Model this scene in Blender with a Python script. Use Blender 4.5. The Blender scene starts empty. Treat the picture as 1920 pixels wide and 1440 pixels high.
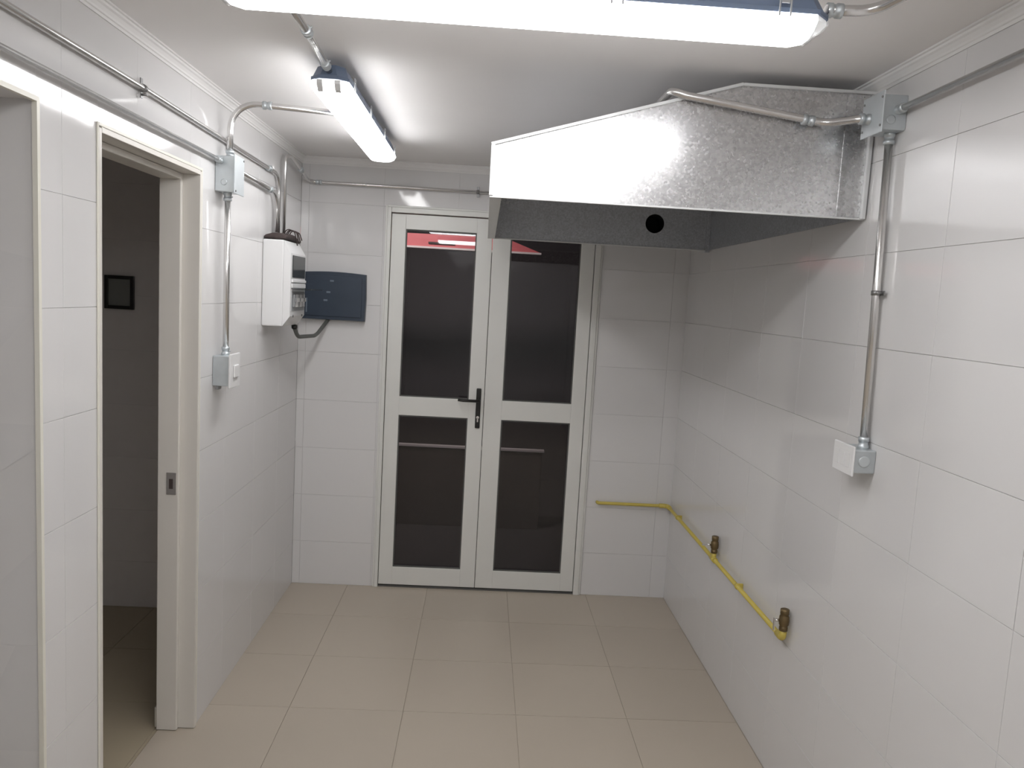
import bpy, bmesh, math, random
from mathutils import Vector, Matrix, Euler
random.seed(7)
C = bpy.context.scene.collection
S = bpy.context.scene

# ------------------------------------------------------------------ camera
F_PX, PITCH, YAW, ROLL, ZC = 1461.76, 0.1102, -0.0403, 0.0562, 1.755
cy, sy = math.cos(YAW), math.sin(YAW)
Fv = Vector((-sy*math.cos(PITCH), cy*math.cos(PITCH), -math.sin(PITCH)))
Rv = Vector((cy, sy, 0)); Uv = Rv.cross(Fv)
R2 = Rv*math.cos(ROLL) + Uv*math.sin(ROLL)
U2 = -Rv*math.sin(ROLL) + Uv*math.cos(ROLL)
cam = bpy.data.objects.new('camera', bpy.data.cameras.new('camera'))
C.objects.link(cam)
cam.matrix_world = Matrix(((R2.x, U2.x, -Fv.x, 0), (R2.y, U2.y, -Fv.y, 0), (R2.z, U2.z, -Fv.z, ZC), (0, 0, 0, 1)))
cam.data.sensor_width = 36; cam.data.lens = F_PX*36/1920; cam.data.clip_start = 0.02
S.camera = cam

# ------------------------------------------------------------------ world, exposure
w = bpy.data.worlds.new('night'); S.world = w; w.use_nodes = True
w.node_tree.nodes['Background'].inputs[0].default_value = (0.5, 0.55, 0.7, 1)
w.node_tree.nodes['Background'].inputs[1].default_value = 0.012
S.view_settings.view_transform = 'Standard'; S.view_settings.look = 'None'
S.view_settings.exposure = 0.46; S.view_settings.gamma = 1.0; S.view_settings.use_curve_mapping = False
LENS_POWER = 13.0          # radiance of the two tube fixtures
LIGHT_COL = (1.0, 0.992, 0.995, 1)

def area(name, loc, size, power, col, direction):
    l = bpy.data.lights.new(name, 'AREA'); l.shape = 'RECTANGLE'; l.size, l.size_y = size; l.energy = power; l.color = col
    o = bpy.data.objects.new(name, l); C.objects.link(o); o.location = loc
    o.rotation_euler = Vector(direction).to_track_quat('-Z', 'Y').to_euler()
    return o
# added unseen light outside, above the doors, to brighten the canopy board and ledge
area('added_yard_light', (-0.7, 4.95, 2.75), (0.5, 0.15), 22.0, (1, 0.9, 0.85), (0, 0.85, -0.42))

# ------------------------------------------------------------------ room numbers
XL, XR, D, H = -1.062, 1.171, 4.517, 2.478
YF = -1.8                     # wall behind the camera
ROW0, ROWH = -0.020, 0.281    # tile courses
O1 = (0.75, 1.905, 2.149)     # passage opening y0, y1, top
O2 = (2.196, 2.950, 2.147)    # side room opening
XB = XL - 0.13                # back face of the wall on that side

# ------------------------------------------------------------------ materials
def nodes(name):
    m = bpy.data.materials.new(name); m.use_nodes = True
    nt = m.node_tree; return m, nt, nt.nodes['Principled BSDF']
def mat(name, col, rough=0.5, metal=0.0, spec=0.5, noise=0.0, scale=8.0, bump=0.0, bscale=30.0, rvar=0.0, emis=None, vary=0.0):
    m, nt, b = nodes(name)
    b.inputs['Base Color'].default_value = (*col, 1); b.inputs['Roughness'].default_value = rough
    b.inputs['Metallic'].default_value = metal; b.inputs['Specular IOR Level'].default_value = spec
    tc = nt.nodes.new('ShaderNodeTexCoord'); L = nt.links
    geo = nt.nodes.new('ShaderNodeNewGeometry')
    if noise or vary:
        n = nt.nodes.new('ShaderNodeTexNoise'); n.inputs['Scale'].default_value = scale; n.inputs['Detail'].default_value = 5
        L.new(geo.outputs['Position'], n.inputs['Vector'])
        mx = nt.nodes.new('ShaderNodeMix'); mx.data_type = 'RGBA'
        mx.inputs[6].default_value = tuple(c*(1-noise) for c in col)+(1,)
        mx.inputs[7].default_value = tuple(min(1, c*(1+noise)) for c in col)+(1,)
        L.new(n.outputs['Fac'], mx.inputs[0])
        out = mx.outputs[2]
        if vary:
            oi = nt.nodes.new('ShaderNodeObjectInfo'); mr = nt.nodes.new('ShaderNodeMapRange')
            mr.inputs[3].default_value = 1-vary; mr.inputs[4].default_value = 1+vary*0.3
            L.new(oi.outputs['Random'], mr.inputs[0])
            hs = nt.nodes.new('ShaderNodeHueSaturation'); L.new(mr.outputs[0], hs.inputs['Value']); L.new(out, hs.inputs['Color'])
            out = hs.outputs[0]
        L.new(out, b.inputs['Base Color'])
        if rvar:
            r = nt.nodes.new('ShaderNodeMapRange'); r.inputs[3].default_value = max(0.02, rough-rvar); r.inputs[4].default_value = rough+rvar
            L.new(n.outputs['Fac'], r.inputs[0]); L.new(r.outputs[0], b.inputs['Roughness'])
    if bump:
        n2 = nt.nodes.new('ShaderNodeTexNoise'); n2.inputs['Scale'].default_value = bscale; n2.inputs['Detail'].default_value = 3
        L.new(geo.outputs['Position'], n2.inputs['Vector'])
        bp = nt.nodes.new('ShaderNodeBump'); bp.inputs['Strength'].default_value = bump; bp.inputs['Distance'].default_value = 0.01
        L.new(n2.outputs['Fac'], bp.inputs['Height']); L.new(bp.outputs[0], b.inputs['Normal'])
    if emis is not None:
        b.inputs['Emission Color'].default_value = LIGHT_COL; b.inputs['Emission Strength'].default_value = emis
    return m
M = {}
M['tile'] = mat('glazed white tile', (0.725, 0.717, 0.715), 0.09, noise=0.02, scale=2.5, bump=0.05, bscale=5.0, rvar=0.03, vary=0.015)
M['grout'] = mat('pale grout', (0.70, 0.69, 0.685), 0.6)
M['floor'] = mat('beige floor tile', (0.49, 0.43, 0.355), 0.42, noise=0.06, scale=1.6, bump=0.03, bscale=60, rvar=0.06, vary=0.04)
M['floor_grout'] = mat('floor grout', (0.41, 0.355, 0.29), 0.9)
M['ceiling'] = mat('ceiling paint', (0.92, 0.905, 0.90), 0.65, noise=0.03, scale=3, bump=0.04, bscale=12)
M['crown'] = mat('crown plaster', (0.80, 0.79, 0.78), 0.5)
M['dark_tile'] = mat('side room tile', (0.80, 0.765, 0.75), 0.3, noise=0.05, scale=3)
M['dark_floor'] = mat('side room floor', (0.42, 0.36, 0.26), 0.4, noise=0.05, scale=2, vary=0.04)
M['frame'] = mat('cream door frame paint', (0.72, 0.69, 0.64), 0.35, noise=0.02, scale=6)
M['bead'] = mat('edge bead', (0.78, 0.76, 0.68), 0.35)
M['alu'] = mat('grey anodised aluminium', (0.74, 0.74, 0.71), 0.38, metal=0.05, noise=0.04, scale=4)
M['alu_dark'] = mat('door gasket', (0.10, 0.10, 0.095), 0.6)
M['black'] = mat('black handle', (0.012, 0.011, 0.010), 0.35)
M['steel'] = mat('zinc conduit', (0.74, 0.73, 0.72), 0.26, metal=0.95, noise=0.03, scale=12, rvar=0.03)
M['zinc'] = mat('zinc box', (0.58, 0.62, 0.64), 0.40, metal=0.75, noise=0.10, scale=30, rvar=0.08)
M['cover'] = mat('zinc cover', (0.62, 0.66, 0.68), 0.45, metal=0.5, noise=0.06, scale=25)
M['screw'] = mat('dull screw', (0.30, 0.30, 0.30), 0.4, metal=0.9)
M['white_plastic'] = mat('white plastic', (0.80, 0.80, 0.80), 0.35)
M['grey_plastic'] = mat('grey plastic', (0.35, 0.36, 0.37), 0.45)
M['smoke'] = mat('smoked window', (0.03, 0.035, 0.035), 0.12)
M['blue_black'] = mat('slate blue panel', (0.035, 0.050, 0.075), 0.38, noise=0.15, scale=15)
M['slate_mark'] = mat('panel mark', (0.16, 0.20, 0.25), 0.5)
M['housing'] = mat('blue grey fixture housing', (0.13, 0.17, 0.25), 0.45, noise=0.05, scale=10)
M['lens'] = mat('lit diffuser', (0.85, 0.85, 0.85), 0.4, emis=LENS_POWER)
M['lens_end'] = mat('diffuser end', (0.80, 0.82, 0.82), 0.25, emis=1.0)
M['lens_end_dim'] = mat('dim glowing diffuser end', (0.80, 0.82, 0.82), 0.25, emis=0.22)  # weak emission, tube light showing through the end put into the material
M['holder'] = mat('lamp holder', (0.75, 0.75, 0.75), 0.5)
M['brown'] = mat('brown conduit filler', (0.055, 0.04, 0.038), 0.8, noise=0.3, scale=60)
M['cable'] = mat('grey cable', (0.12, 0.125, 0.115), 0.55)
M['yellow'] = mat('yellow gas pipe paint', (0.60, 0.48, 0.10), 0.38, noise=0.10, scale=20)
M['brass'] = mat('aged brass', (0.20, 0.145, 0.075), 0.42, metal=0.85, noise=0.25, scale=40)
M['red'] = mat('red canopy paint', (0.55, 0.13, 0.14), 0.5, noise=0.15, scale=9)
M['yard_dark'] = mat('dark yard wall', (0.045, 0.038, 0.040), 0.8, noise=0.1, scale=5)
M['yard_brown'] = mat('dark brown render', (0.050, 0.038, 0.035), 0.8, noise=0.1, scale=5)
M['ledge'] = mat('pale ledge', (0.62, 0.56, 0.55), 0.6)
M['inside_hole'] = mat('duct hole shade', (0.015, 0.017, 0.022), 0.7)  # near-black colour stands in for the shade inside the duct hole

def galvanised(name, base, rough):
    m, nt, b = nodes(name); L = nt.links
    b.inputs['Metallic'].default_value = 0.80
    geo = nt.nodes.new('ShaderNodeNewGeometry')
    v = nt.nodes.new('ShaderNodeTexVoronoi'); v.inputs['Scale'].default_value = 150
    n = nt.nodes.new('ShaderNodeTexNoise'); n.inputs['Scale'].default_value = 30; n.inputs['Detail'].default_value = 6
    d = nt.nodes.new('ShaderNodeMix'); d.data_type = 'VECTOR'; d.inputs[0].default_value = 0.012
    L.new(geo.outputs['Position'], n.inputs['Vector'])
    L.new(geo.outputs['Position'], d.inputs[4]); L.new(n.outputs['Color'], d.inputs[5]); L.new(d.outputs[1], v.inputs['Vector'])
    sep = nt.nodes.new('ShaderNodeSeparateColor'); L.new(v.outputs['Color'], sep.inputs[0])
    mx = nt.nodes.new('ShaderNodeMix'); mx.data_type = 'RGBA'
    mx.inputs[6].default_value = tuple(c*0.88 for c in base)+(1,); mx.inputs[7].default_value = tuple(min(1, c*1.14) for c in base)+(1,)
    L.new(sep.outputs[0], mx.inputs[0]); L.new(mx.outputs[2], b.inputs['Base Color'])
    r = nt.nodes.new('ShaderNodeMapRange'); r.inputs[3].default_value = rough-0.03; r.inputs[4].default_value = rough+0.05
    L.new(sep.outputs[1], r.inputs[0]); L.new(r.outputs[0], b.inputs['Roughness'])
    return m
M['galv'] = galvanised('galvanised sheet', (0.57, 0.57, 0.575), 0.24)
M['galv_rim_lit'] = mat('galvanised folded edge brightened', (0.72, 0.73, 0.73), 0.45, metal=0.35, noise=0.05, scale=20)  # brighter copy of the sheet, the light on the folds put into colour
M['galv_in'] = galvanised('galvanised sheet inner face', (0.50, 0.52, 0.55), 0.5)

def thin_glass():
    m, nt, b = nodes('door glass'); L = nt.links; nt.nodes.remove(b)
    out = [n for n in nt.nodes if n.type == 'OUTPUT_MATERIAL'][0]
    t = nt.nodes.new('ShaderNodeBsdfTransparent'); t.inputs[0].default_value = (0.80, 0.80, 0.82, 1)
    g = nt.nodes.new('ShaderNodeBsdfGlossy'); g.inputs['Roughness'].default_value = 0.01
    f = nt.nodes.new('ShaderNodeFresnel'); f.inputs[0].default_value = 1.5
    mx = nt.nodes.new('ShaderNodeMixShader'); L.new(f.outputs[0], mx.inputs[0]); L.new(t.outputs[0], mx.inputs[1]); L.new(g.outputs[0], mx.inputs[2])
    L.new(mx.outputs[0], out.inputs[0]); return m
M['glass'] = thin_glass()

# ------------------------------------------------------------------ mesh helpers
class MB:
    def __init__(s): s.bm = bmesh.new()
    def box(s, a, b, bevel=0.0, seg=2):
        a, b = Vector(a), Vector(b); lo = Vector(map(min, a, b)); hi = Vector(map(max, a, b))
        r = bmesh.ops.create_cube(s.bm, size=1)
        for v in r['verts']: v.co = Vector((lo[i] + (v.co[i]+0.5)*(hi[i]-lo[i]) for i in range(3)))
        if bevel:
            es = {e for v in r['verts'] for e in v.link_edges}
            bmesh.ops.bevel(s.bm, geom=list(es), offset=bevel, segments=seg, profile=0.5, affect='EDGES')
        return s
    def tube(s, pts, r, n=14, cap=True):
        pts = [Vector(p) for p in pts]; rr = r if isinstance(r, (list, tuple)) else [r]*len(pts)
        t0 = (pts[1]-pts[0]).normalized(); nrm = t0.orthogonal().normalized(); rings = []
        for i, p in enumerate(pts):
            a = pts[max(0, i-1)]; b = pts[min(len(pts)-1, i+1)]; t = (b-a)
            t = t.normalized() if t.length > 1e-9 else t0
            nrm = (nrm - t*nrm.dot(t)).normalized(); bn = t.cross(nrm); t0 = t
            rings.append([s.bm.verts.new(p + (nrm*math.cos(2*math.pi*k/n) + bn*math.sin(2*math.pi*k/n))*rr[i]) for k in range(n)])
        for i in range(len(rings)-1):
            for k in range(n):
                f = s.bm.faces.new((rings[i][k], rings[i][(k+1) % n], rings[i+1][(k+1) % n], rings[i+1][k])); f.smooth = True
        if cap:
            s.bm.faces.new(rings[0][::-1]); s.bm.faces.new(rings[-1])
        return s
    def cyl(s, a, b, r, n=18, r2=None): return s.tube([a, b], [r, r if r2 is None else r2], n)
    def lathe(s, base, axis, prof, n=20):
        base, axis = Vector(base), Vector(axis).normalized()
        return s.tube([base+axis*h for h, r in prof], [r for h, r in prof], n)
    def rings(s, rings, cap=True):
        rs = [[s.bm.verts.new(p) for p in r] for r in rings]; n = len(rs[0])
        for i in range(len(rs)-1):
            for k in range(n): s.bm.faces.new((rs[i][k], rs[i][(k+1) % n], rs[i+1][(k+1) % n], rs[i+1][k]))
        if cap: s.bm.faces.new(rs[0][::-1]); s.bm.faces.new(rs[-1])
        return s
    def plate(s, poly, off):
        """flat polygon (3d points) given thickness by the offset vector"""
        off = Vector(off); a = [Vector(p) for p in poly]
        return s.rings([a, [p+off for p in a]])
    def build(s, name, m, parent=None, smooth=False):
        bmesh.ops.recalc_face_normals(s.bm, faces=s.bm.faces[:])
        me = bpy.data.meshes.new(name); s.bm.to_mesh(me); s.bm.free()
        for mm in (m if isinstance(m, list) else [m]): me.materials.append(M[mm] if isinstance(mm, str) else mm)
        if smooth:
            for p in me.polygons: p.use_smooth = True
        return put(name, me, parent)
def put(name, me, parent=None):
    o = bpy.data.objects.new(name, me); C.objects.link(o)
    if parent is not None:
        o.parent = parent; o.matrix_parent_inverse = world(parent).inverted()
    return o
def world(o):
    m = Matrix.Translation(o.location) @ o.rotation_euler.to_matrix().to_4x4()
    if o.parent: m = world(o.parent) @ o.matrix_parent_inverse @ m
    return m
def tag(o, label, cat, group=None):
    o['label'] = label; o['category'] = cat
    if group: o['group'] = group
    return o
def empty(name, loc, label=None, cat=None, group=None):
    o = bpy.data.objects.new(name, None); C.objects.link(o); o.location = loc; o.empty_display_size = 0.05
    if label: tag(o, label, cat, group)
    return o
def struct(o): o['kind'] = 'structure'; return o
def bend(pts, rad=0.08, n=8):
    pts = [Vector(p) for p in pts]; rads = rad if isinstance(rad, (list, tuple)) else [rad]*len(pts); out = [pts[0]]
    for i in range(1, len(pts)-1):
        p = pts[i]; a = (pts[i-1]-p); b = (pts[i+1]-p); la, lb = a.length, b.length; a.normalize(); b.normalize()
        ang = a.angle(b); 
        if abs(ang-math.pi) < 0.01: out.append(p); continue
        d = min(rads[i]/math.tan(ang/2), la*0.49, lb*0.49); r = d*math.tan(ang/2)
        c = p + (a+b).normalized()*(r/math.sin(ang/2)); A = p+a*d; B = p+b*d
        va, vb = A-c, B-c
        th = va.angle(vb)
        for k in range(n+1):
            q = k/n
            out.append(c + (va*math.sin((1-q)*th) + vb*math.sin(q*th))/math.sin(th) if th > 1e-4 else A)
    out.append(pts[-1]); return out

# ------------------------------------------------------------------ tiled planes
def subtract(rects, h):
    out = []
    for (a, b, c, d) in rects:
        x0, x1, y0, y1 = max(a, h[0]), min(b, h[1]), max(c, h[2]), min(d, h[3])
        if x0 >= x1 or y0 >= y1: out.append((a, b, c, d)); continue
        if a < x0: out.append((a, x0, c, d))
        if x1 < b: out.append((x1, b, c, d))
        if c < y0: out.append((x0, x1, c, y0))
        if y1 < d: out.append((x0, x1, y1, d))
    return out
def tiled(name, P, U, V, N, u0, u1, v0, v1, tw, tu, th, tv, holes, mtile, mgrout, thick=0.12, gap=0.0012, chamfer=0.0005, wob=0.0012, depth=0.008):
    """a slab whose face (point P, axes U V, normal N) carries tiles; tiles are children, one object each"""
    P, U, V, N = map(Vector, (P, U, V, N)); b = MB()
    for (a, c, d, e) in ([(u0, u1, v0, v1)] if not holes else sub_all([(u0, u1, v0, v1)], holes)):
        q = [P+U*a+V*d, P+U*c+V*d, P+U*c+V*e, P+U*a+V*e]
        b.plate([p - N*0.003 for p in q], -N*(thick-0.003))
    base = struct(b.build(name, mgrout)); rot = Matrix((U, V, N)).transposed().to_quaternion(); cache = {}
    i0 = math.floor((u0-tu)/tw); j0 = math.floor((v0-tv)/th)
    for i in range(i0, math.ceil((u1-tu)/tw)):
        for j in range(j0, math.ceil((v1-tv)/th)):
            full = (tu+i*tw, tu+(i+1)*tw, tv+j*th, tv+(j+1)*th)
            cell = (max(full[0], u0), min(full[1], u1), max(full[2], v0), min(full[3], v1))
            if cell[1]-cell[0] < 0.006 or cell[3]-cell[2] < 0.006: continue
            rs = sub_all([cell], holes); rs = [r for r in rs if r[1]-r[0] > 0.004 and r[3]-r[2] > 0.004]
            if not rs: continue
            cu, cv = (cell[0]+cell[1])/2, (cell[2]+cell[3])/2; g = gap/2
            key = tuple(round(x, 4) for r in rs for x in (r[0]-cu, r[1]-cu, r[2]-cv, r[3]-cv))
            if key not in cache:
                m = MB()
                for r in rs:
                    a0 = r[0]-cu + (g if r[0] == cell[0] else 0); a1 = r[1]-cu - (g if r[1] == cell[1] else 0)
                    b0 = r[2]-cv + (g if r[2] == cell[2] else 0); b1 = r[3]-cv - (g if r[3] == cell[3] else 0)
                    k = chamfer
                    m.rings([[Vector((a0, b0, -depth)), Vector((a1, b0, -depth)), Vector((a1, b1, -depth)), Vector((a0, b1, -depth))],
                             [Vector((a0, b0, -k)), Vector((a1, b0, -k)), Vector((a1, b1, -k)), Vector((a0, b1, -k))],
                             [Vector((a0+k, b0+k, 0)), Vector((a1-k, b0+k, 0)), Vector((a1-k, b1-k, 0)), Vector((a0+k, b1-k, 0))]])
                bmesh.ops.recalc_face_normals(m.bm, faces=m.bm.faces[:])
                me = bpy.data.meshes.new('tile'); m.bm.to_mesh(me); m.bm.free(); me.materials.append(M[mtile] if isinstance(mtile, str) else mtile)
                cache[key] = me
            o = bpy.data.objects.new('tile', cache[key]); C.objects.link(o); o.parent = base
            o.location = P + U*cu + V*cv
            if not holes or len(rs) == 1:
                o.rotation_mode = 'QUATERNION'
                o.rotation_quaternion = rot @ Euler((random.uniform(-wob, wob), random.uniform(-wob, wob), 0)).to_quaternion()
            else:
                o.rotation_mode = 'QUATERNION'; o.rotation_quaternion = rot
    return base
def sub_all(rects, holes):
    for h in holes: rects = subtract(rects, h)
    return rects
X, Y, Z = Vector((1, 0, 0)), Vector((0, 1, 0)), Vector((0, 0, 1))
TW = 0.42
# floor of kitchen and side spaces (its top is z = 0)
def mfloor(): return 'floor'
tiled('floor', (0, 0, 0), X, Y, Z, XL-0.13, XR+0.02, YF-0.02, D+0.02, 0.475, -0.73, 0.472, 0.765, [], 'floor', 'floor_grout', thick=0.10, wob=0.0006, gap=0.0022)
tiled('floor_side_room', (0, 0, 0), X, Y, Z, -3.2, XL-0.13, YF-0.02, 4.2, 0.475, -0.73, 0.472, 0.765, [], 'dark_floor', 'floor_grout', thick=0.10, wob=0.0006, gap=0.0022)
struct(MB().box((-3.3, YF-0.15, H), (XR+0.15, D+0.15, H+0.1)).build('ceiling', 'ceiling'))
DOOR = (-0.573, 0.650, 2.225)
tiled('wall_back', (0, D, 0), X, Z, -Y, XL, XR+0.1, 0, H, TW, XL+0.045, ROWH, ROW0, [(DOOR[0], DOOR[1], 0, DOOR[2])], 'tile', 'grout')
tiled('wall_left', (XL, 0, 0), Y, Z, X, YF, D+0.0, 0, H, TW, 2.015, ROWH, ROW0, [(O1[0], O1[1], 0, O1[2]), (O2[0], O2[1], 0, O2[2])], 'tile', 'grout', thick=0.13)
tiled('wall_right', (XR, 0, 0), -Y, Z, -X, -D, -YF, 0, H, TW, -1.99, ROWH, ROW0, [], 'tile', 'grout')
tiled('wall_front', (0, YF, 0), -X, Z, Y, -XR-0.1, -XL+0.1, 0, H, TW, 0.05, ROWH, ROW0, [], 'tile', 'grout')
# passage through the nearer opening and the unlit side room behind the other
tiled('wall_passage_far', (0, 1.905, 0), X, Z, -Y, -2.6, XL-0.002, 0, 2.149, TW, -1.31, ROWH, ROW0, [], 'tile', 'grout', thick=0.10)
tiled('wall_passage_near', (0, 0.75, 0), -X, Z, Y, -XL+0.13, 2.6, 0, 2.149, TW, -1.31, ROWH, ROW0, [], 'tile', 'grout', thick=0.10)
tiled('wall_passage_end', (-2.6, 0, 0), Y, Z, X, 0.75, 1.905, 0, 2.149, TW, 0.8, ROWH, ROW0, [], 'tile', 'grout', thick=0.10)
struct(MB().box((-2.7, 0.65, 2.149), (XL-0.131, 2.0, 2.24)).build('ceiling_passage', 'ceiling'))
tiled('wall_side_room_far', (0, 4.08, 0), X, Z, -Y, -3.0, XB, 0, H, TW, 1.31, ROWH, ROW0-0.01, [], 'dark_tile', 'grout', thick=0.10)
tiled('wall_side_room_end', (-3.0, 0, 0), Y, Z, X, 2.01, 4.08, 0, H, TW, 2.1, ROWH, ROW0-0.01, [], 'dark_tile', 'grout', thick=0.10)
tiled('wall_side_room_near', (0, 2.008, 0), -X, Z, Y, -XB, 3.0, 0, H, TW, -2.9, ROWH, ROW0-0.01, [], 'dark_tile', 'grout', thick=0.005, depth=0.004)

# ------------------------------------------------------------------ crown moulding
CP = [(a*0.65, b*0.82) for a, b in [(0, -0.050), (0.005, -0.050), (0.007, -0.041), (0.012, -0.038), (0.014, -0.031), (0.022, -0.020), (0.029, -0.015), (0.031, -0.008), (0.039, -0.006), (0.040, 0.0), (0, 0)]]
def crown(name, a, b, nrm):
    a, b, nrm = Vector(a), Vector(b), Vector(nrm); t = (b-a).normalized()
    m = MB().rings([[a + nrm*d + Z*z + t*d for d, z in CP], [b + nrm*d + Z*z - t*d for d, z in CP]])
    return struct(m.build(name, 'crown'))
e = 0.0005
crown('trim_1', (XL+e, YF, H-e), (XL+e, D-e, H-e), X)
crown('trim_2', (XL+e, D-e, H-e), (XR-e, D-e, H-e), -Y)
crown('trim_3', (XR-e, D-e, H-e), (XR-e, YF, H-e), -X)
# corner beads of the openings
b = MB(); bw = 0.008
b.box((XL-0.008, O1[1]-0.004, 0), (XL+0.004, O1[1]+bw, O1[2]+bw)).box((XL-0.008, O1[0]-bw, O1[2]-0.004), (XL+0.004, O1[1]-0.004, O1[2]+bw))
b.box((XL-0.008, O1[0]-bw, 0), (XL+0.004, O1[0]+0.004, O1[2]-0.004))
struct(b.build('trim_4', 'bead'))

# ------------------------------------------------------------------ side room door frame
d2 = struct(empty('door_2', (XL-0.06, (O2[0]+O2[1])/2, 0)))
def jamb(name, y0, y1, ys0, ys1):
    return MB().box((XB-0.004, y0, 0.002), (XL+0.006, y1, O2[2]), 0.0015).build(name, 'frame', d2)
jamb('frame_post', O2[1]-0.010, O2[1]+0.006, 0, 0)
jamb('frame_post', O2[0]-0.006, O2[0]+0.010, 0, 0)
MB().box((XB-0.004, O2[0]+0.010, O2[2]-0.012), (XL+0.006, O2[1]-0.010, O2[2]+0.004), 0.0015).build('frame_head', 'frame', d2)
st = MB().box((XB-0.004, O2[1]-0.030, 0.002), (XL-0.056, O2[1]-0.0105, O2[2]-0.0125), 0.003)
st.build('door_stop', 'frame', d2)
MB().box((XB-0.004, O2[0]+0.0105, 0.002), (XL-0.056, O2[0]+0.030, O2[2]-0.0125), 0.003).build('door_stop', 'frame', d2)
MB().box((XB-0.004, O2[0]+0.031, O2[2]-0.034), (XL-0.056, O2[1]-0.031, O2[2]-0.0125), 0.003).build('head_stop', 'frame', d2)
sp = MB().box((XL-0.100, O2[1]-0.0325, 0.945), (XL-0.064, O2[1]-0.0301, 1.03), 0.0008).build('strike_plate', 'steel', d2)
sp['label'] = 'small metal strike plate'
MB().box((XL-0.090, O2[1]-0.0335, 0.968), (XL-0.076, O2[1]-0.0326, 1.006)).build('strike_hole', 'brown', sp)
# casing lip on the kitchen face
b = MB().box((XL+0.0005, O2[1]+0.0065, 0.002), (XL+0.006, O2[1]+0.014, O2[2]+0.014), 0.0015)
b.box((XL+0.0005, O2[0]-0.012, 0.002), (XL+0.006, O2[0]-0.0065, O2[2]+0.014), 0.0015)
b.box((XL+0.0005, O2[0]-0.0065, O2[2]+0.0045), (XL+0.006, O2[1]+0.0065, O2[2]+0.014), 0.0015)
b.build('casing', 'bead', d2)
struct(MB().box((XB-0.018, O2[1]-0.012, 0.002), (XB-0.0045, O2[1]+0.16, 0.085), 0.003).build('baseboard_side_room', 'frame'))

# ------------------------------------------------------------------ aluminium double door
d1 = struct(empty('door_1', (0.03, D, 0)))
fx0, fx1, ft = DOOR[0], DOOR[1], DOOR[2]
def rails(boxes, name, parent, m='alu', bev=0.003):
    b = MB()
    for a, c in boxes: b.box(a, c, bev)
    return b.build(name, m, parent)
yo, yi = D-0.014, D+0.06
fw = 0.020
MB().box((fx0, yo, 0.0), (fx0+fw, yi, ft), 0.002).build('frame_post', 'alu', d1)
MB().box((fx1-fw-0.012, yo, 0.0), (fx1, yi, ft), 0.002).build('frame_post', 'alu', d1)
MB().box((fx0+fw+0.0005, yo, ft-0.028), (fx1-fw-0.0125, yi, ft), 0.002).build('frame_head', 'alu', d1)
b = MB().box((fx0-0.012, D-0.008, 0.0), (fx0-0.0005, D-0.0008, ft+0.012), 0.002)
b.box((fx1+0.0005, D-0.008, 0.0), (fx1+0.012, D-0.0008, ft+0.012), 0.002).box((fx0-0.0005, D-0.008, ft+0.0005), (fx1+0.0005, D-0.0008, ft+0.012), 0.002)
b.build('frame_trim', 'alu', d1)
MB().box((fx0+fw, yo+0.012, 0.0005), (fx1-fw-0.012, yi-0.01, 0.010)).build('threshold', 'alu_dark', d1)
def leaf(x0, x1, p0, p1, top_p, bot_mid, low_top):
    y0, y1 = D-0.004, D+0.034; zb, zt = 0.016, ft-0.034
    m = MB()
    m.box((x0, y0, zb), (p0, y1, zt), 0.003).box((p1, y0, zb), (x1, y1, zt), 0.003)
    m.box((p0-0.001, y0+0.0008, zb), (p1+0.001, y1-0.0008, 0.125), 0.002)
    m.box((p0-0.001, y0+0.0008, low_top), (p1+0.001, y1-0.0008, bot_mid), 0.002)
    m.box((p0-0.001, y0+0.0008, top_p), (p1+0.001, y1-0.0008, zt), 0.002)
    lf = m.build('door_leaf', 'alu', d1)
    for (za, zc) in ((0.125, low_top), (bot_mid, top_p)):
        g = MB(); t = 0.007
        g.box((p0, y0+0.006, za), (p0+t, y0+0.014, zc)).box((p1-t, y0+0.006, za), (p1, y0+0.014, zc))
        g.box((p0+t, y0+0.006, za), (p1-t, y0+0.014, za+t)).box((p0+t, y0+0.006, zc-t), (p1-t, y0+0.014, zc))
        g.build('glazing_bead', 'alu_dark', lf)
        m = MB(); q = [Vector((p0+0.001, y0+0.018, za+0.001)), Vector((p1-0.001, y0+0.018, za+0.001)), Vector((p1-0.001, y0+0.018, zc-0.001)), Vector((p0+0.001, y0+0.018, zc-0.001))]
        m.plate(q, (0, 0.005, 0)).build('pane', 'glass', lf)
    return lf
LA = leaf(fx0+fw+0.003, 0.0235, -0.468, -0.066, 2.108, 1.150, 1.040)
LB = leaf(0.0265, fx1-fw-0.015, 0.131, 0.536, 2.100, 1.154, 1.040)
hb = MB(); hx = -0.008
hb.box((hx-0.014, D-0.014, 0.985), (hx+0.014, D-0.0035, 1.220), 0.005, 3)
hb.cyl((hx, D-0.006, 1.150), (hx, D-0.052, 1.150), 0.010)
hb.tube(bend([(hx+0.004, D-0.050, 1.150), (hx-0.09, D-0.052, 1.150), (hx-0.118, D-0.050, 1.153)], 0.03), 0.0085)
hd = hb.build('door_handle', 'black', LA); hd['label'] = 'black lever handle on long plate'
MB().cyl((hx, D-0.0135, 1.050), (hx, D-0.0185, 1.050), 0.0085).box((hx-0.0045, D-0.0185, 1.022), (hx+0.0045, D-0.0135, 1.048), 0.002).build('lock_cylinder', 'steel', LA)

# ------------------------------------------------------------------ yard outside the doors
struct(MB().box((-3, D+0.13, -0.12), (3.5, 8.2, -0.03)).build('ground_yard', 'yard_dark'))
struct(MB().box((-3, 7.6, -0.1), (3.5, 7.75, 3.4)).build('wall_yard', 'yard_dark'))
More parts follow.
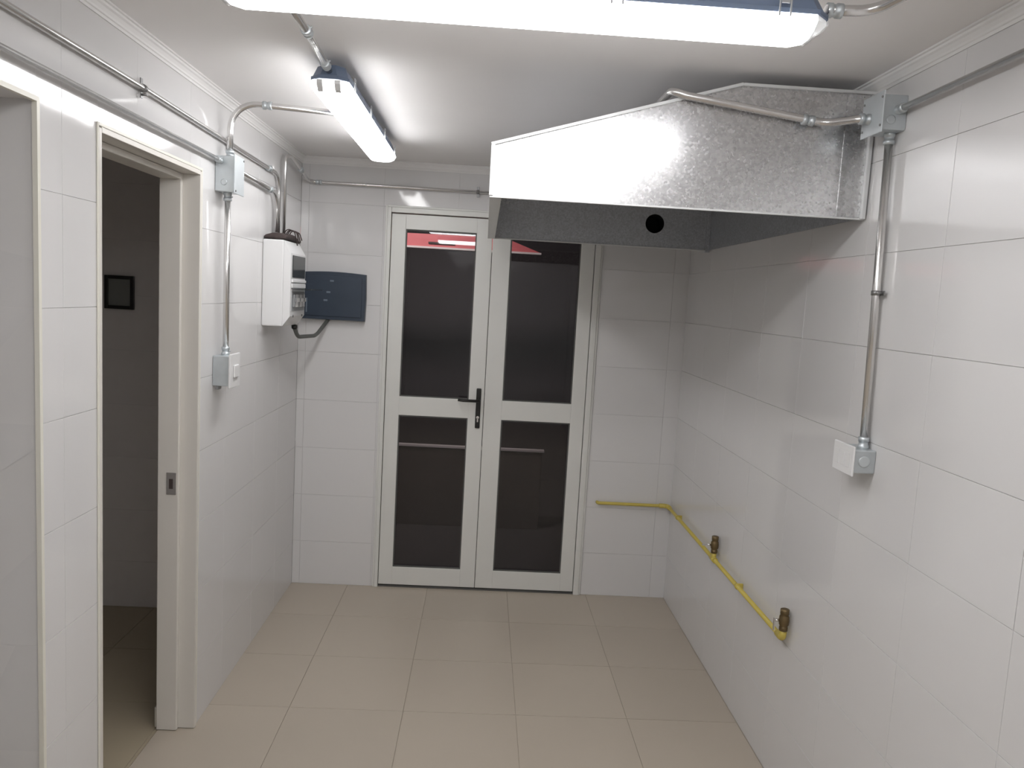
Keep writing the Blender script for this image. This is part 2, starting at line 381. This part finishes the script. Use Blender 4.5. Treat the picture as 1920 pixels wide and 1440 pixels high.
# canopy fascia with a slanted end
cf = empty('canopy', (-0.4, 6.0, 2.1), 'red painted canopy board outside, seen through the top of the door glass', 'canopy')
pl = [(-1.6, 6.0, 2.105), (0.40, 6.0, 2.105), (0.16, 6.0, 2.19), (0.02, 6.0, 2.24), (-0.1, 6.0, 2.20), (-1.6, 6.0, 2.19)]
MB().plate(pl, (0, 0.05, 0)).build('fascia', 'red', cf)
MB().box((-1.6, 5.985, 2.088), (0.41, 6.055, 2.104), 0.003).build('lower_strip', 'ledge', cf)
for i in range(3): MB().box((-1.45+i*0.5, 5.988, 2.125), (-1.25+i*0.5, 5.9995, 2.14), 0.002).build('bracket', 'brown', cf)
pt = empty('canopy_post', (-1.5, 6.03, 0)); tag(pt, 'dark post carrying the red canopy outside the doors', 'post')
MB().box((-1.55, 6.0, -0.03), (-1.49, 6.05, 2.087), 0.004).build('post_shaft', 'yard_dark', pt); MB().box((-1.58, 5.97, -0.03), (-1.46, 6.08, -0.01), 0.002).build('post_base', 'yard_dark', pt)
lw = empty('low_wall', (0, 5.9, -0.03), 'low dark wall with a pale top ledge outside, across the lower door glass', 'wall')
MB().box((-2.4, 5.9, -0.03), (0.50, 6.0, 0.583), 0.004).build('wall_body', 'yard_brown', lw)
MB().box((-2.42, 5.885, 0.5835), (0.515, 5.925, 0.603), 0.003).build('coping', 'ledge', lw)

# ------------------------------------------------------------------ conduits and boxes
R = 0.0115
def conduit(label, pts, rad=0.09, r=R, group=None, clamps=(), connectors=(), m='steel', wall=None):
    path = bend(pts, rad); base = Vector(pts[0])
    o = MB().tube(path, r, 16).build('conduit', m); tag(o, label, 'conduit', group)
    for (p, t) in connectors:
        p, t = Vector(p), Vector(t).normalized(); k = MB()
        k.lathe(p - t*0.018, t, [(0, r+0.001), (0.001, r+0.0045), (0.012, r+0.0045), (0.013, r+0.002), (0.022, r+0.002), (0.023, r+0.0045), (0.035, r+0.0045), (0.036, r+0.001)], 18)
        s = t.orthogonal().normalized(); k.cyl(p+s*(r), p+s*(r+0.009), 0.003, 8)
        k.build('connector', 'zinc', o)
    for (p, t, n) in clamps:     # point, pipe direction, direction away from the wall
        p, t, n = Vector(p), Vector(t).normalized(), Vector(n).normalized(); s = t.cross(n).normalized(); k = MB()
        k.tube([p-t*0.007, p+t*0.007], r+0.0028, 18)
        for sg in (1, -1):
            q = p + s*sg*(r+0.010) - n*(r-0.003)
            ax = [t*0.007, s*0.010, n*0.0018]
            cs = [q+a*ax[0]+b_*ax[1] for a, b_ in ((-1, -1), (1, -1), (1, 1), (-1, 1))]
            k.plate([c_-ax[2] for c_ in cs], ax[2]*2)
        k.cyl(p+s*(r+0.010)-n*(r-0.003), p+s*(r+0.010)+n*0.012, 0.0035, 10)
        k.build('pipe_clamp', 'screw', o)
    return o
def cuff(parent, p, t, r=R):
    p, t = Vector(p), Vector(t).normalized()
    return MB().lathe(p, t, [(0, r+0.006), (0.004, r+0.006), (0.0045, r+0.003), (0.02, r+0.003), (0.0205, r+0.0005)], 18).build('connector', 'zinc', parent)

xu = XL+0.0148
# side with the openings
conduit('long conduit above both openings, nearer the crown moulding, bending down to the white panel',
        [(xu, YF+0.002, 2.314), (xu, 2.45, 2.312), (xu, 3.985, 2.293), (xu, 3.985, 2.009)], 0.085, r=0.0088,
        clamps=[((xu, 2.44, 2.312), Y, X), ((xu, 3.235, 2.302), Y, X)], connectors=[((xu, 3.80, 2.295), Y)])
conduit('conduit just over the opening heads, running from behind the camera into the square junction box',
        [(-1.04, YF+0.002, 2.222), (-1.04, 3.105, 2.216)], 0.05, r=0.0072, connectors=[((-1.04, 3.084, 2.214), Y)])
conduit('conduit from the square junction box that bends down to the white breaker panel',
        [(-1.04, 3.207, 2.214), (-1.04, 3.925, 2.195), (-1.04, 3.925, 2.009)], 0.08, r=0.0088, connectors=[((-1.04, 3.228, 2.214), Y), ((-1.04, 3.80, 2.198), Y)])
conduit('thin conduit rising from the white panel and crossing the wall over the double door',
        [(-1.035, 4.045, 2.009), (-1.035, 4.045, 2.395), (-1.022, 4.10, 2.405), (-1.015, 4.487, 2.335), (XR-0.03, 4.5015, 2.335)], [0.04, 0.05, 0.05, 0.05, 0.05], r=0.009,
        clamps=[((-0.07, 4.4945, 2.335), X, -Y)], connectors=[((-0.96, 4.488, 2.335), X), ((-1.018, 4.30, 2.369), (0, 0.387, -0.07))])
conduit('bent conduit rising from the square junction box and crossing the ceiling to a fixture',
        [(-1.022, 3.156, 2.236), (-1.022, 3.156, 2.447), (-0.592, 3.20, 2.438)], 0.105,
        connectors=[((-1.022, 3.156, 2.246), Z), ((-0.885, 3.17, 2.444), X), ((-0.612, 3.198, 2.4385), X)])
conduit('vertical conduit between the square junction box and the switch box with rocker plate',
        [(-1.028, 3.156, 2.099), (-1.028, 3.160, 1.463)], 0.05, connectors=[((-1.028, 3.156, 2.086), Z), ((-1.028, 3.16, 1.478), Z)])
# square junction box
jb = empty('junction_box', (XL, 3.156, 2.10), 'square zinc junction box where the conduits meet over the switch', 'junction box')
MB().box((XL+0.0006, 3.106, 2.10), (XL+0.074, 3.206, 2.235), 0.003).build('box_body', 'zinc', jb)
MB().box((XL+0.0745, 3.098, 2.094), (XL+0.079, 3.214, 2.241), 0.0015).build('cover', 'cover', jb)
for yy, zz in ((3.108, 2.104), (3.204, 2.231)): MB().cyl((XL+0.079, yy, zz), (XL+0.082, yy, zz), 0.004, 10).build('screw', 'screw', jb)
b = MB().lathe((XL+0.035, 3.1055, 2.135), (0, -1, 0), [(0, 0.012), (0.001, 0.012), (0.0012, 0.009)], 18); b.build('knockout', 'zinc', jb)
# switch box beside side room door
sb = empty('switch_box', (XL, 3.16, 1.34), 'zinc switch box with white rocker plate beside the side room door', 'switch box')
MB().box((XL+0.0006, 3.108, 1.342), (XL+0.064, 3.215, 1.462), 0.003).build('box_body', 'zinc', sb)
pl_ = MB().box((XL+0.0645, 3.100, 1.334), (XL+0.073, 3.223, 1.470), 0.003).build('switch_plate', 'white_plastic', sb)
MB().box((XL+0.0732, 3.135, 1.375), (XL+0.081, 3.190, 1.425), 0.003).build('rocker', 'white_plastic', pl_)
MB().box((XL+0.012, 3.106, 1.328), (XL+0.026, 3.14, 1.3415), 0.001).build('mounting_lug', 'screw', sb)

# opposite wall
rb = empty('junction_box', (XR, 2.30, 2.29), 'large open-sided zinc junction box near the ceiling beside the extractor hood', 'junction box')
MB().box((XR-0.072, 2.250, 2.290), (XR-0.0006, 2.350, 2.388), 0.003).build('box_body', 'zinc', rb)
MB().box((XR-0.077, 2.238, 2.280), (XR-0.0725, 2.362, 2.396), 0.0015).build('cover', 'cover', rb)
for yy, zz in ((2.246, 2.30), (2.246, 2.378), (2.352, 2.30), (2.352, 2.378)): MB().cyl((XR-0.077, yy, zz), (XR-0.0795, yy, zz), 0.0035, 10).build('screw', 'screw', rb)
MB().lathe((XR-0.045, 2.2498, 2.318), (0, -1, 0), [(0, 0.013), (0.001, 0.013), (0.0012, 0.010)], 18).build('knockout', 'zinc', rb)
xr = XR-0.0205
conduit('vertical conduit dropping from the hood side junction box to the socket box',
        [(xr, 2.298, 2.289), (xr, 2.258, 1.369)], 0.05, clamps=[((xr, 2.278, 1.828), Z, -X)], connectors=[((xr, 2.2975, 2.276), Z), ((xr, 2.2585, 1.383), Z)])
conduit('straight conduit below the crown moulding running back from the hood side junction box',
        [(XR-0.026, 2.249, 2.346), (XR-0.026, YF+0.002, 2.362)], 0.05, r=0.0092, connectors=[((XR-0.026, 2.236, 2.346), Y)])
conduit('conduit slanting from the hood side junction box up over the extractor hood',
        [(XR-0.078, 2.315, 2.330), (XR-0.105, 2.315, 2.330), (XR-0.165, 2.408, 2.334), (0.575, 2.412, 2.388), (0.53, 2.42, 2.402), (0.53, 2.55, 2.404), (0.53, 3.1, 2.404), (0.53, 3.1, H-0.001)],
        [0.02, 0.03, 0.05, 0.03, 0.03, 0.05, 0.03, 0.03], connectors=[((0.95, 2.4087, 2.3395), (-1, 0, 0.11)), ((XR-0.089, 2.315, 2.330), X)])
sk = empty('socket_box', (XR, 2.27, 1.30), 'zinc socket box with white plate at the foot of the vertical conduit', 'socket box')
MB().box((XR-0.066, 2.214, 1.298), (XR-0.0006, 2.325, 1.368), 0.004).build('box_body', 'zinc', sk)
MB().lathe((XR-0.035, 2.2138, 1.333), (0, -1, 0), [(0, 0.017), (0.001, 0.017), (0.0015, 0.014), (0.0016, 0.010)], 22).build('knockout', 'cover', sk)
skp = MB().box((XR-0.073, 2.206, 1.289), (XR-0.0665, 2.335, 1.378), 0.0025).build('socket_plate', 'white_plastic', sk)
for k in range(3): MB().box((XR-0.0748, 2.226+k*0.034, 1.312), (XR-0.0731, 2.250+k*0.034, 1.355), 0.0008).build('outlet', 'white_plastic', skp)

# ------------------------------------------------------------------ tube light fixtures
def ring(z, hl, hw, ch):
    return [Vector(p+(z,)) for p in ((-hl, -hw+ch), (-hl+ch, -hw), (hl-ch, -hw), (hl, -hw+ch), (hl, hw-ch), (hl-ch, hw), (-hl+ch, hw), (-hl, hw-ch))]
def fixture(label, L=1.335, W=0.124, endm='lens_end', ew=0.020):
    root = empty('tube_light', (0, 0, 0), label, 'light fixture')
    h, g = L/2, W/2
    MB().rings([ring(0.0, h+0.001, g-0.0015, 0.030), ring(0.010, h+0.001, g-0.0015, 0.030), ring(0.012, h-0.004, g-0.006, 0.030), ring(0.046, h-0.020, g-0.018, 0.028), ring(0.050, h-0.030, g-0.022, 0.025)]).build('housing', 'housing', root)
    m = MB(); m.rings([ring(-0.0005, h-0.003, g-0.003, 0.030), ring(-0.013, h-0.003, g+0.0012, 0.029), ring(-0.029, h-0.018, g-0.006, 0.027), ring(-0.038, h-0.034, g-0.018, 0.024)])
    for s in (1, -1):
        bmesh.ops.bisect_plane(m.bm, geom=m.bm.verts[:]+m.bm.edges[:]+m.bm.faces[:], plane_co=(s*(h-ew), 0, 0), plane_no=(1, 0, 0))
    for f in m.bm.faces:
        c = f.calc_center_median()
        f.material_index = 1 if abs(c.x) > h-ew-0.0002 else 0
    m.build('diffuser', ['lens', endm], root)
    for s in (1, -1):
        for y in (-0.028, 0.028):
            pr = [(h-0.0025, -0.003), (h-0.003, -0.013), (h-0.018, -0.029), (h-0.028, -0.0345)]; k = MB()
            k.rings([[Vector((s*(x_+d_), y+w_, z_-d_*0.4)) for w_, d_ in ((-0.009, 0.0003), (0.009, 0.0003), (0.008, 0.0035), (-0.008, 0.0035))] for x_, z_ in pr])
            k.build('lamp_holder', 'holder', root)
    for x in (-0.56, -0.2, 0.2, 0.56):
        for s in (1, -1):
            k = MB(); y0 = s*(g+0.0027)
            k.box((x-0.014, y0, -0.010), (x-0.010, y0+s*0.0025, 0.030), 0.001).box((x+0.010, y0, -0.010), (x+0.014, y0+s*0.0025, 0.030), 0.001)
            k.box((x-0.009, y0, 0.016), (x+0.009, y0+s*0.003, 0.030), 0.001)
            k.build('clip', 'grey_plastic', root)
    for x in (-0.4, 0.4): MB().box((x-0.015, -0.03, 0.0505), (x+0.015, 0.03, H-2.403-0.0005), 0.001).build('ceiling_bracket', 'steel', root)
    return root
ZF = 2.403
fc_ = fixture('lit tube fixture overhead behind the camera, one row back from the visible crossing fixture'); fc_.location = (0.040, 0.880, ZF)
fd = fixture('lit tube fixture behind the camera, furthest back from the double door'); fd.location = (0.040, -0.650, ZF)
fa = fixture('long lit tube fixture crossing the ceiling nearest the camera', endm='lens_end_dim', ew=0.034); fa.location = (0.046, 1.783, ZF-0.010)
fb = fixture('lit tube fixture pointing towards the double door, between the two side walls'); fb.location = (-0.525, 3.215, ZF); fb.rotation_euler = (0, 0, math.pi/2)
conduit('short ceiling conduit linking the two tube light fixtures', [(-0.525, 2.565, 2.428), (-0.522, 2.30, 2.440), (-0.503, 1.828, 2.428)], 0.1, r=0.010,
        connectors=[((-0.5245, 2.50, 2.431), Y), ((-0.517, 2.215, 2.437), Y)])
conduit('conduit leaving the end of the nearest tube fixture and curving back along the ceiling', [(0.7185, 1.78, 2.424), (0.835, 1.80, 2.437), (0.905, 1.60, 2.455), (0.92, YF+0.002, 2.460)], [0.05, 0.05, 0.05, 0.05],
        connectors=[((0.739, 1.785, 2.426), X)])

# ------------------------------------------------------------------ extractor hood
hood = empty('extractor_hood', (0.6, 3.3, 2.06), 'galvanised sheet metal extractor hood fixed high on the plain wall', 'range hood')
hy0, hy1, hx0, hx1, hz = 2.44, 4.145, 0.001, XR-0.004, 2.062
zL, xt, zt = 2.214, 0.752, 2.438
t = 0.0015
def endp(y, off, name, m='galv'):
    return MB().plate([(hx0, y, hz), (hx1, y, hz), (hx1, y, zt), (xt, y, zt), (hx0, y, zL)], (0, off, 0)).build(name, m, hood)
ep = endp(hy0, t, 'end_panel')
# far end panel, pierced by the duct hole
bm = bmesh.new(); yv = hy1-t
outer = [bm.verts.new(p) for p in ((hx0, yv, hz), (hx1, yv, hz), (hx1, yv, zt), (xt, yv, zt), (hx0, yv, zL))]
hc, hr = Vector((0.871, yv, 2.183)), 0.050
circ = [bm.verts.new(hc + Vector((math.cos(2*math.pi*k/28), 0, math.sin(2*math.pi*k/28)))*hr) for k in range(28)]
ed = [bm.edges.new((outer[i], outer[(i+1) % 5])) for i in range(5)] + [bm.edges.new((circ[i], circ[(i+1) % 28])) for i in range(28)]
bmesh.ops.triangle_fill(bm, use_beauty=True, edges=ed)
r_ = bmesh.ops.extrude_face_region(bm, geom=bm.faces[:])
for v in [g_ for g_ in r_['geom'] if isinstance(g_, bmesh.types.BMVert)]: v.co.y += t
mb = MB(); mb.bm.free(); mb.bm = bm; fp = mb.build('far_panel', 'galv_in', hood)
k = MB(); k.tube([hc+Y*0.0005, hc+Y*0.16], 0.0495, 28, cap=False); k.cyl(hc+Y*0.155, hc+Y*0.16, 0.0495, 28); k.build('duct_port', 'inside_hole', hood)
MB().box((hx0, hy0+t, hz), (hx0+t, hy1-t, zL)).build('front_skirt', 'galv', hood)
nv = Vector((zL-zt, 0, xt-hx0)).normalized()*t
MB().plate([(hx0+t, hy0+t, zL), (xt, hy0+t, zt), (xt, hy1-t, zt), (hx0+t, hy1-t, zL)], -nv).build('sloped_panel', 'galv', hood)
MB().box((xt, hy0+t, zt-t), (hx1-t, hy1-t, zt)).build('top_panel', 'galv', hood)
MB().box((hx1-t, hy0+t, hz), (hx1, hy1-t, zt)).build('wall_panel', 'galv_in', hood)
# folded rim, gutter and seams
b = MB().box((hx0-0.004, hy0-0.004, hz-0.006), (hx0+0.033, hy1+0.004, hz-0.0002), 0.001)
b.box((hx0+0.033, hy0-0.004, hz-0.006), (hx1, hy0+0.006, hz-0.0002), 0.001).box((hx0+0.033, hy1-0.010, hz-0.006), (hx1, hy1+0.004, hz-0.0002), 0.001)
b.build('bottom_rim', 'galv_rim_lit', hood)
b = MB().box((hx0-0.006, hy0-0.009, hz), (hx0+0.006, hy0-0.0002, zL), 0.001); b.build('corner_seam', 'galv_rim_lit', hood)
k = MB(); dv = Vector((xt-hx0, 0, zt-zL)).normalized(); up = Vector((-dv.z, 0, dv.x)); a0 = Vector((hx0-0.004, hy0-0.009, zL-0.003)); a1 = Vector((xt, hy0-0.009, zt-0.003))
k.plate([a0, a1, a1+up*0.009, a0+up*0.009], (0, 0.0088, 0)); k.build('slope_seam', 'galv_rim_lit', hood)
MB().box((xt, hy0-0.009, zt-0.004), (hx1, hy0-0.0002, zt+0.005), 0.001).build('top_seam', 'galv_rim_lit', hood)
MB().box((hx1-0.014, hy0-0.016, hz-0.004), (hx1-0.002, hy0-0.0002, zt-0.005), 0.001).build('wall_flange', 'galv_rim_lit', hood)
MB().box((XR-0.092, hy0-0.0022, hz+0.001), (hx1-0.0145, hy0-0.0002, zt-0.006)).build('lap_strip', 'galv', hood)
MB().box((hx1-0.022, hy1-0.020, hz-0.014), (hx1-0.002, hy1-t-0.0002, 2.25), 0.001).build('corner_angle', 'galv_in', hood)

# ------------------------------------------------------------------ breaker panel (white) in the corner
pn = empty('breaker_panel', (XL, 3.92, 1.555), 'white wall mounted breaker panel with dark meter window in the corner', 'electrical panel')
px0, px1, px2 = XL+0.0006, XL+0.100, XL+0.134
py0, py1, pz0, pz1 = 3.77, 4.075, 1.556, 1.966
MB().box((px0, py0, pz0), (px1-0.0002, py1, pz1), 0.006).build('panel_body', 'white_plastic', pn)
bb = MB(); dz = 0.05
prof = [(px1, pz0+0.002), (px2, pz0+dz), (px2, pz1-dz-0.01), (px1, pz1-0.002)]
bb.plate([Vector((x, py0+0.002, z)) for x, z in prof], (0, py1-py0-0.004, 0)); fc = bb.build('front_cover', 'white_plastic', pn)
MB().box((px2+0.0002, py0+0.032, 1.792), (px2+0.004, py1-0.022, 1.898), 0.002).build('meter_window', 'smoke', fc)
b = MB().box((px2+0.0002, py0+0.020, 1.768), (px2+0.008, py1-0.010, 1.782), 0.002).box((px2+0.0002, py0+0.020, 1.742), (px2+0.006, py1-0.010, 1.764), 0.002)
b.build('cover_rib', 'white_plastic', fc)
MB().box((px2+0.0002, py0+0.030, 1.632), (px2+0.003, py1-0.022, 1.728), 0.001).build('breaker_recess', 'grey_plastic', fc)
for k in range(8):
    y = py0+0.045+k*0.027
    MB().box((px2+0.0032, y, 1.650), (px2+0.012, y+0.024, 1.712), 0.002).box((px2+0.0121, y+0.006, 1.676), (px2+0.020, y+0.018, 1.695), 0.002).build('breaker', 'white_plastic' if k % 3 else 'grey_plastic', fc)
# raised smoked flap
MB().plate([(px2+0.004, py0+0.025, 1.730), (px2+0.004, py1-0.015, 1.730), (px2+0.092, py1-0.015, 1.737), (px2+0.092, py0+0.025, 1.737)], (0, 0, 0.004)).build('flap', 'smoke', fc)
for yy in (py0+0.06, py1-0.06): MB().cyl((px2, yy, 1.606), (px2+0.004, yy, 1.606), 0.006, 12).build('screw', 'screw', fc)
# dark packing with stray wires on top of the panel
tp = empty('cable_entry', (XL+0.06, 3.92, 1.967), 'brown cable entry packing with loose wires on top of the white panel', 'cable entry')
b = MB(); rnd = random.Random(3)
prof = [(-0.148, 0.012), (-0.14, 0.026), (-0.10, 0.034), (-0.06, 0.030), (-0.02, 0.038), (0.04, 0.034), (0.07, 0.040), (0.10, 0.022), (0.14, 0.016), (0.150, 0.004)]
b.rings([[Vector((XL+0.055+math.cos(a)*0.052, 3.925+yy, 1.968+0.5*hh+math.sin(a)*0.5*hh)) for a in [2*math.pi*q/12 for q in range(12)]] for yy, hh in prof])
b.build('packing', 'brown', tp, smooth=True)
for k in range(4):
    y = 3.90+k*0.03; a = rnd.uniform(-0.02, 0.02)
    pts = bend([(XL+0.06, y, 1.975), (XL+0.08, y+a, 2.03), (XL+0.115, y+0.02+a, 2.015), (XL+0.125, y+0.03, 1.95+0.01*k)], 0.02, 5)
    MB().tube(pts, 0.0028, 8).build('wire', 'brown', tp)

# ------------------------------------------------------------------ slate blue box on the end wall
bp_ = empty('distribution_box', (-0.86, D, 1.57), 'slate blue rectangular distribution box on the tiled wall beside the double door', 'electrical box')
n = 9; x0, x1 = -1.034, -0.680; ring0, ring1 = [], []
def outline(y):
    pts = [Vector((x0, y, 1.572)), Vector((x1, y, 1.572))]
    pts.append(Vector((x1+0.004, y, 1.70)))
    for k in range(n+1):
        q = k/n; pts.append(Vector((x1 + (x0-x1)*q, y, 1.836 + 0.008*math.sin(math.pi*q))))
    return pts
MB().rings([outline(D-0.0006), outline(D-0.040), [p + (Vector((-0.857, D-0.048, 1.705))-p)*0.02 + Y*0 for p in outline(D-0.046)]]).build('box_body', 'blue_black', bp_)
dr = MB().box((x0+0.022, D-0.0515, 1.592), (x1-0.018, D-0.0465, 1.818), 0.002).build('lid', 'blue_black', bp_)
MB().box((x0+0.024, D-0.0535, 1.61), (x0+0.032, D-0.0517, 1.69), 0.001).build('hinge', 'slate_mark', dr)
for (mx_, mz) in ((-0.867, 1.792), (-0.885, 1.728), (-0.90, 1.682)):
    MB().box((mx_-0.011, D-0.0532, mz-0.005), (mx_+0.011, D-0.0517, mz+0.005), 0.0008).build('mark', 'slate_mark', dr)
pts = bend([(XL+0.097, 4.035, 1.536), (XL+0.100, 4.09, 1.490), (-0.925, 4.36, 1.485), (-0.888, D-0.025, 1.571)], 0.16, 10)
cb = MB().tube(pts, 0.0105, 12).build('cable', 'cable'); tag(cb, 'grey flexible cable looping from the white panel to the slate blue box', 'cable')
MB().lathe((XL+0.096, 4.03, 1.5525), (0, 0.25, -1), [(0, 0.015), (0.016, 0.015), (0.017, 0.012)], 14).build('cable_gland', 'black', cb)

# ------------------------------------------------------------------ gas line
gz, gx, gy = 0.576, XR-0.024, D-0.024
gp = empty('gas_pipe', (gx, 3.6, gz), 'yellow gas pipe running low round the corner with two brass valves', 'gas pipe')
MB().tube(bend([(0.728, D-0.001, gz), (0.728, gy, gz), (gx, gy, gz), (gx, 2.69, gz)], [0.02, 0.02, 0.028, 0.02], 6), 0.0095, 14).build('pipe_run', 'yellow', gp)
MB().tube(bend([(gx-0.05, gy, gz), (gx, gy, gz), (gx, gy-0.05, gz)], 0.028, 6), 0.0135, 14).build('elbow', 'yellow', gp)
for yy in (4.25, 3.2):
    k = MB().tube([(gx, yy-0.007, gz), (gx, yy+0.007, gz)], 0.0125, 14); k.box((gx, yy-0.005, gz-0.011), (XR-0.001, yy+0.005, gz+0.013), 0.001); k.build('pipe_clamp', 'yellow', gp)
for yv, last in ((3.555, False), (2.690, True)):
    if last:
        MB().tube(bend([(gx, yv+0.045, gz), (gx, yv, gz), (gx, yv, gz+0.030)], 0.018, 6), 0.0135, 14).build('elbow', 'yellow', gp)
    else:
        MB().tube([(gx, yv-0.028, gz), (gx, yv+0.028, gz)], 0.0135, 14).cyl((gx, yv, gz), (gx, yv, gz+0.030), 0.0125, 14).build('tee', 'yellow', gp)
    v = MB().lathe((gx, yv, gz+0.028), (0, 0, 1), [(0, 0.012), (0.002, 0.0155), (0.016, 0.0155), (0.018, 0.013), (0.024, 0.0175), (0.040, 0.0190), (0.056, 0.0175), (0.062, 0.013), (0.064, 0.0160), (0.082, 0.0160), (0.084, 0.011)], 10 if last else 12)
    vb = v.build('valve', 'brass', gp)
    k = MB().cyl((gx-0.018, yv, gz+0.068), (gx-0.034, yv, gz+0.068), 0.005, 10)
    if last: k.box((gx-0.038, yv-0.006, gz+0.03), (gx-0.034, yv+0.006, gz+0.075), 0.0015)
    else: k.box((gx-0.060, yv-0.006, gz+0.064), (gx-0.030, yv+0.006, gz+0.069), 0.0015)
    k.build('valve_lever', 'steel', vb)

# ------------------------------------------------------------------ framed square in the side room
fr = empty('wall_frame', (-1.864, 4.08, 1.67), 'small square black frame on the wall of the unlit side room', 'frame')
b = MB(); fx, fX, fz, fZ, w_ = -1.937, -1.790, 1.585, 1.755, 0.018
b.box((fx, 4.062, fz), (fx+w_, 4.0795, fZ), 0.002).box((fX-w_, 4.062, fz), (fX, 4.0795, fZ), 0.002).box((fx+w_, 4.062, fz), (fX-w_, 4.0795, fz+w_), 0.002).box((fx+w_, 4.062, fZ-w_), (fX-w_, 4.0795, fZ), 0.002)
b.build('border', 'black', fr)
MB().box((fx+w_, 4.070, fz+w_), (fX-w_, 4.0795, fZ-w_)).build('insert', mat('frame insert', (0.24, 0.25, 0.24), 0.4), fr)
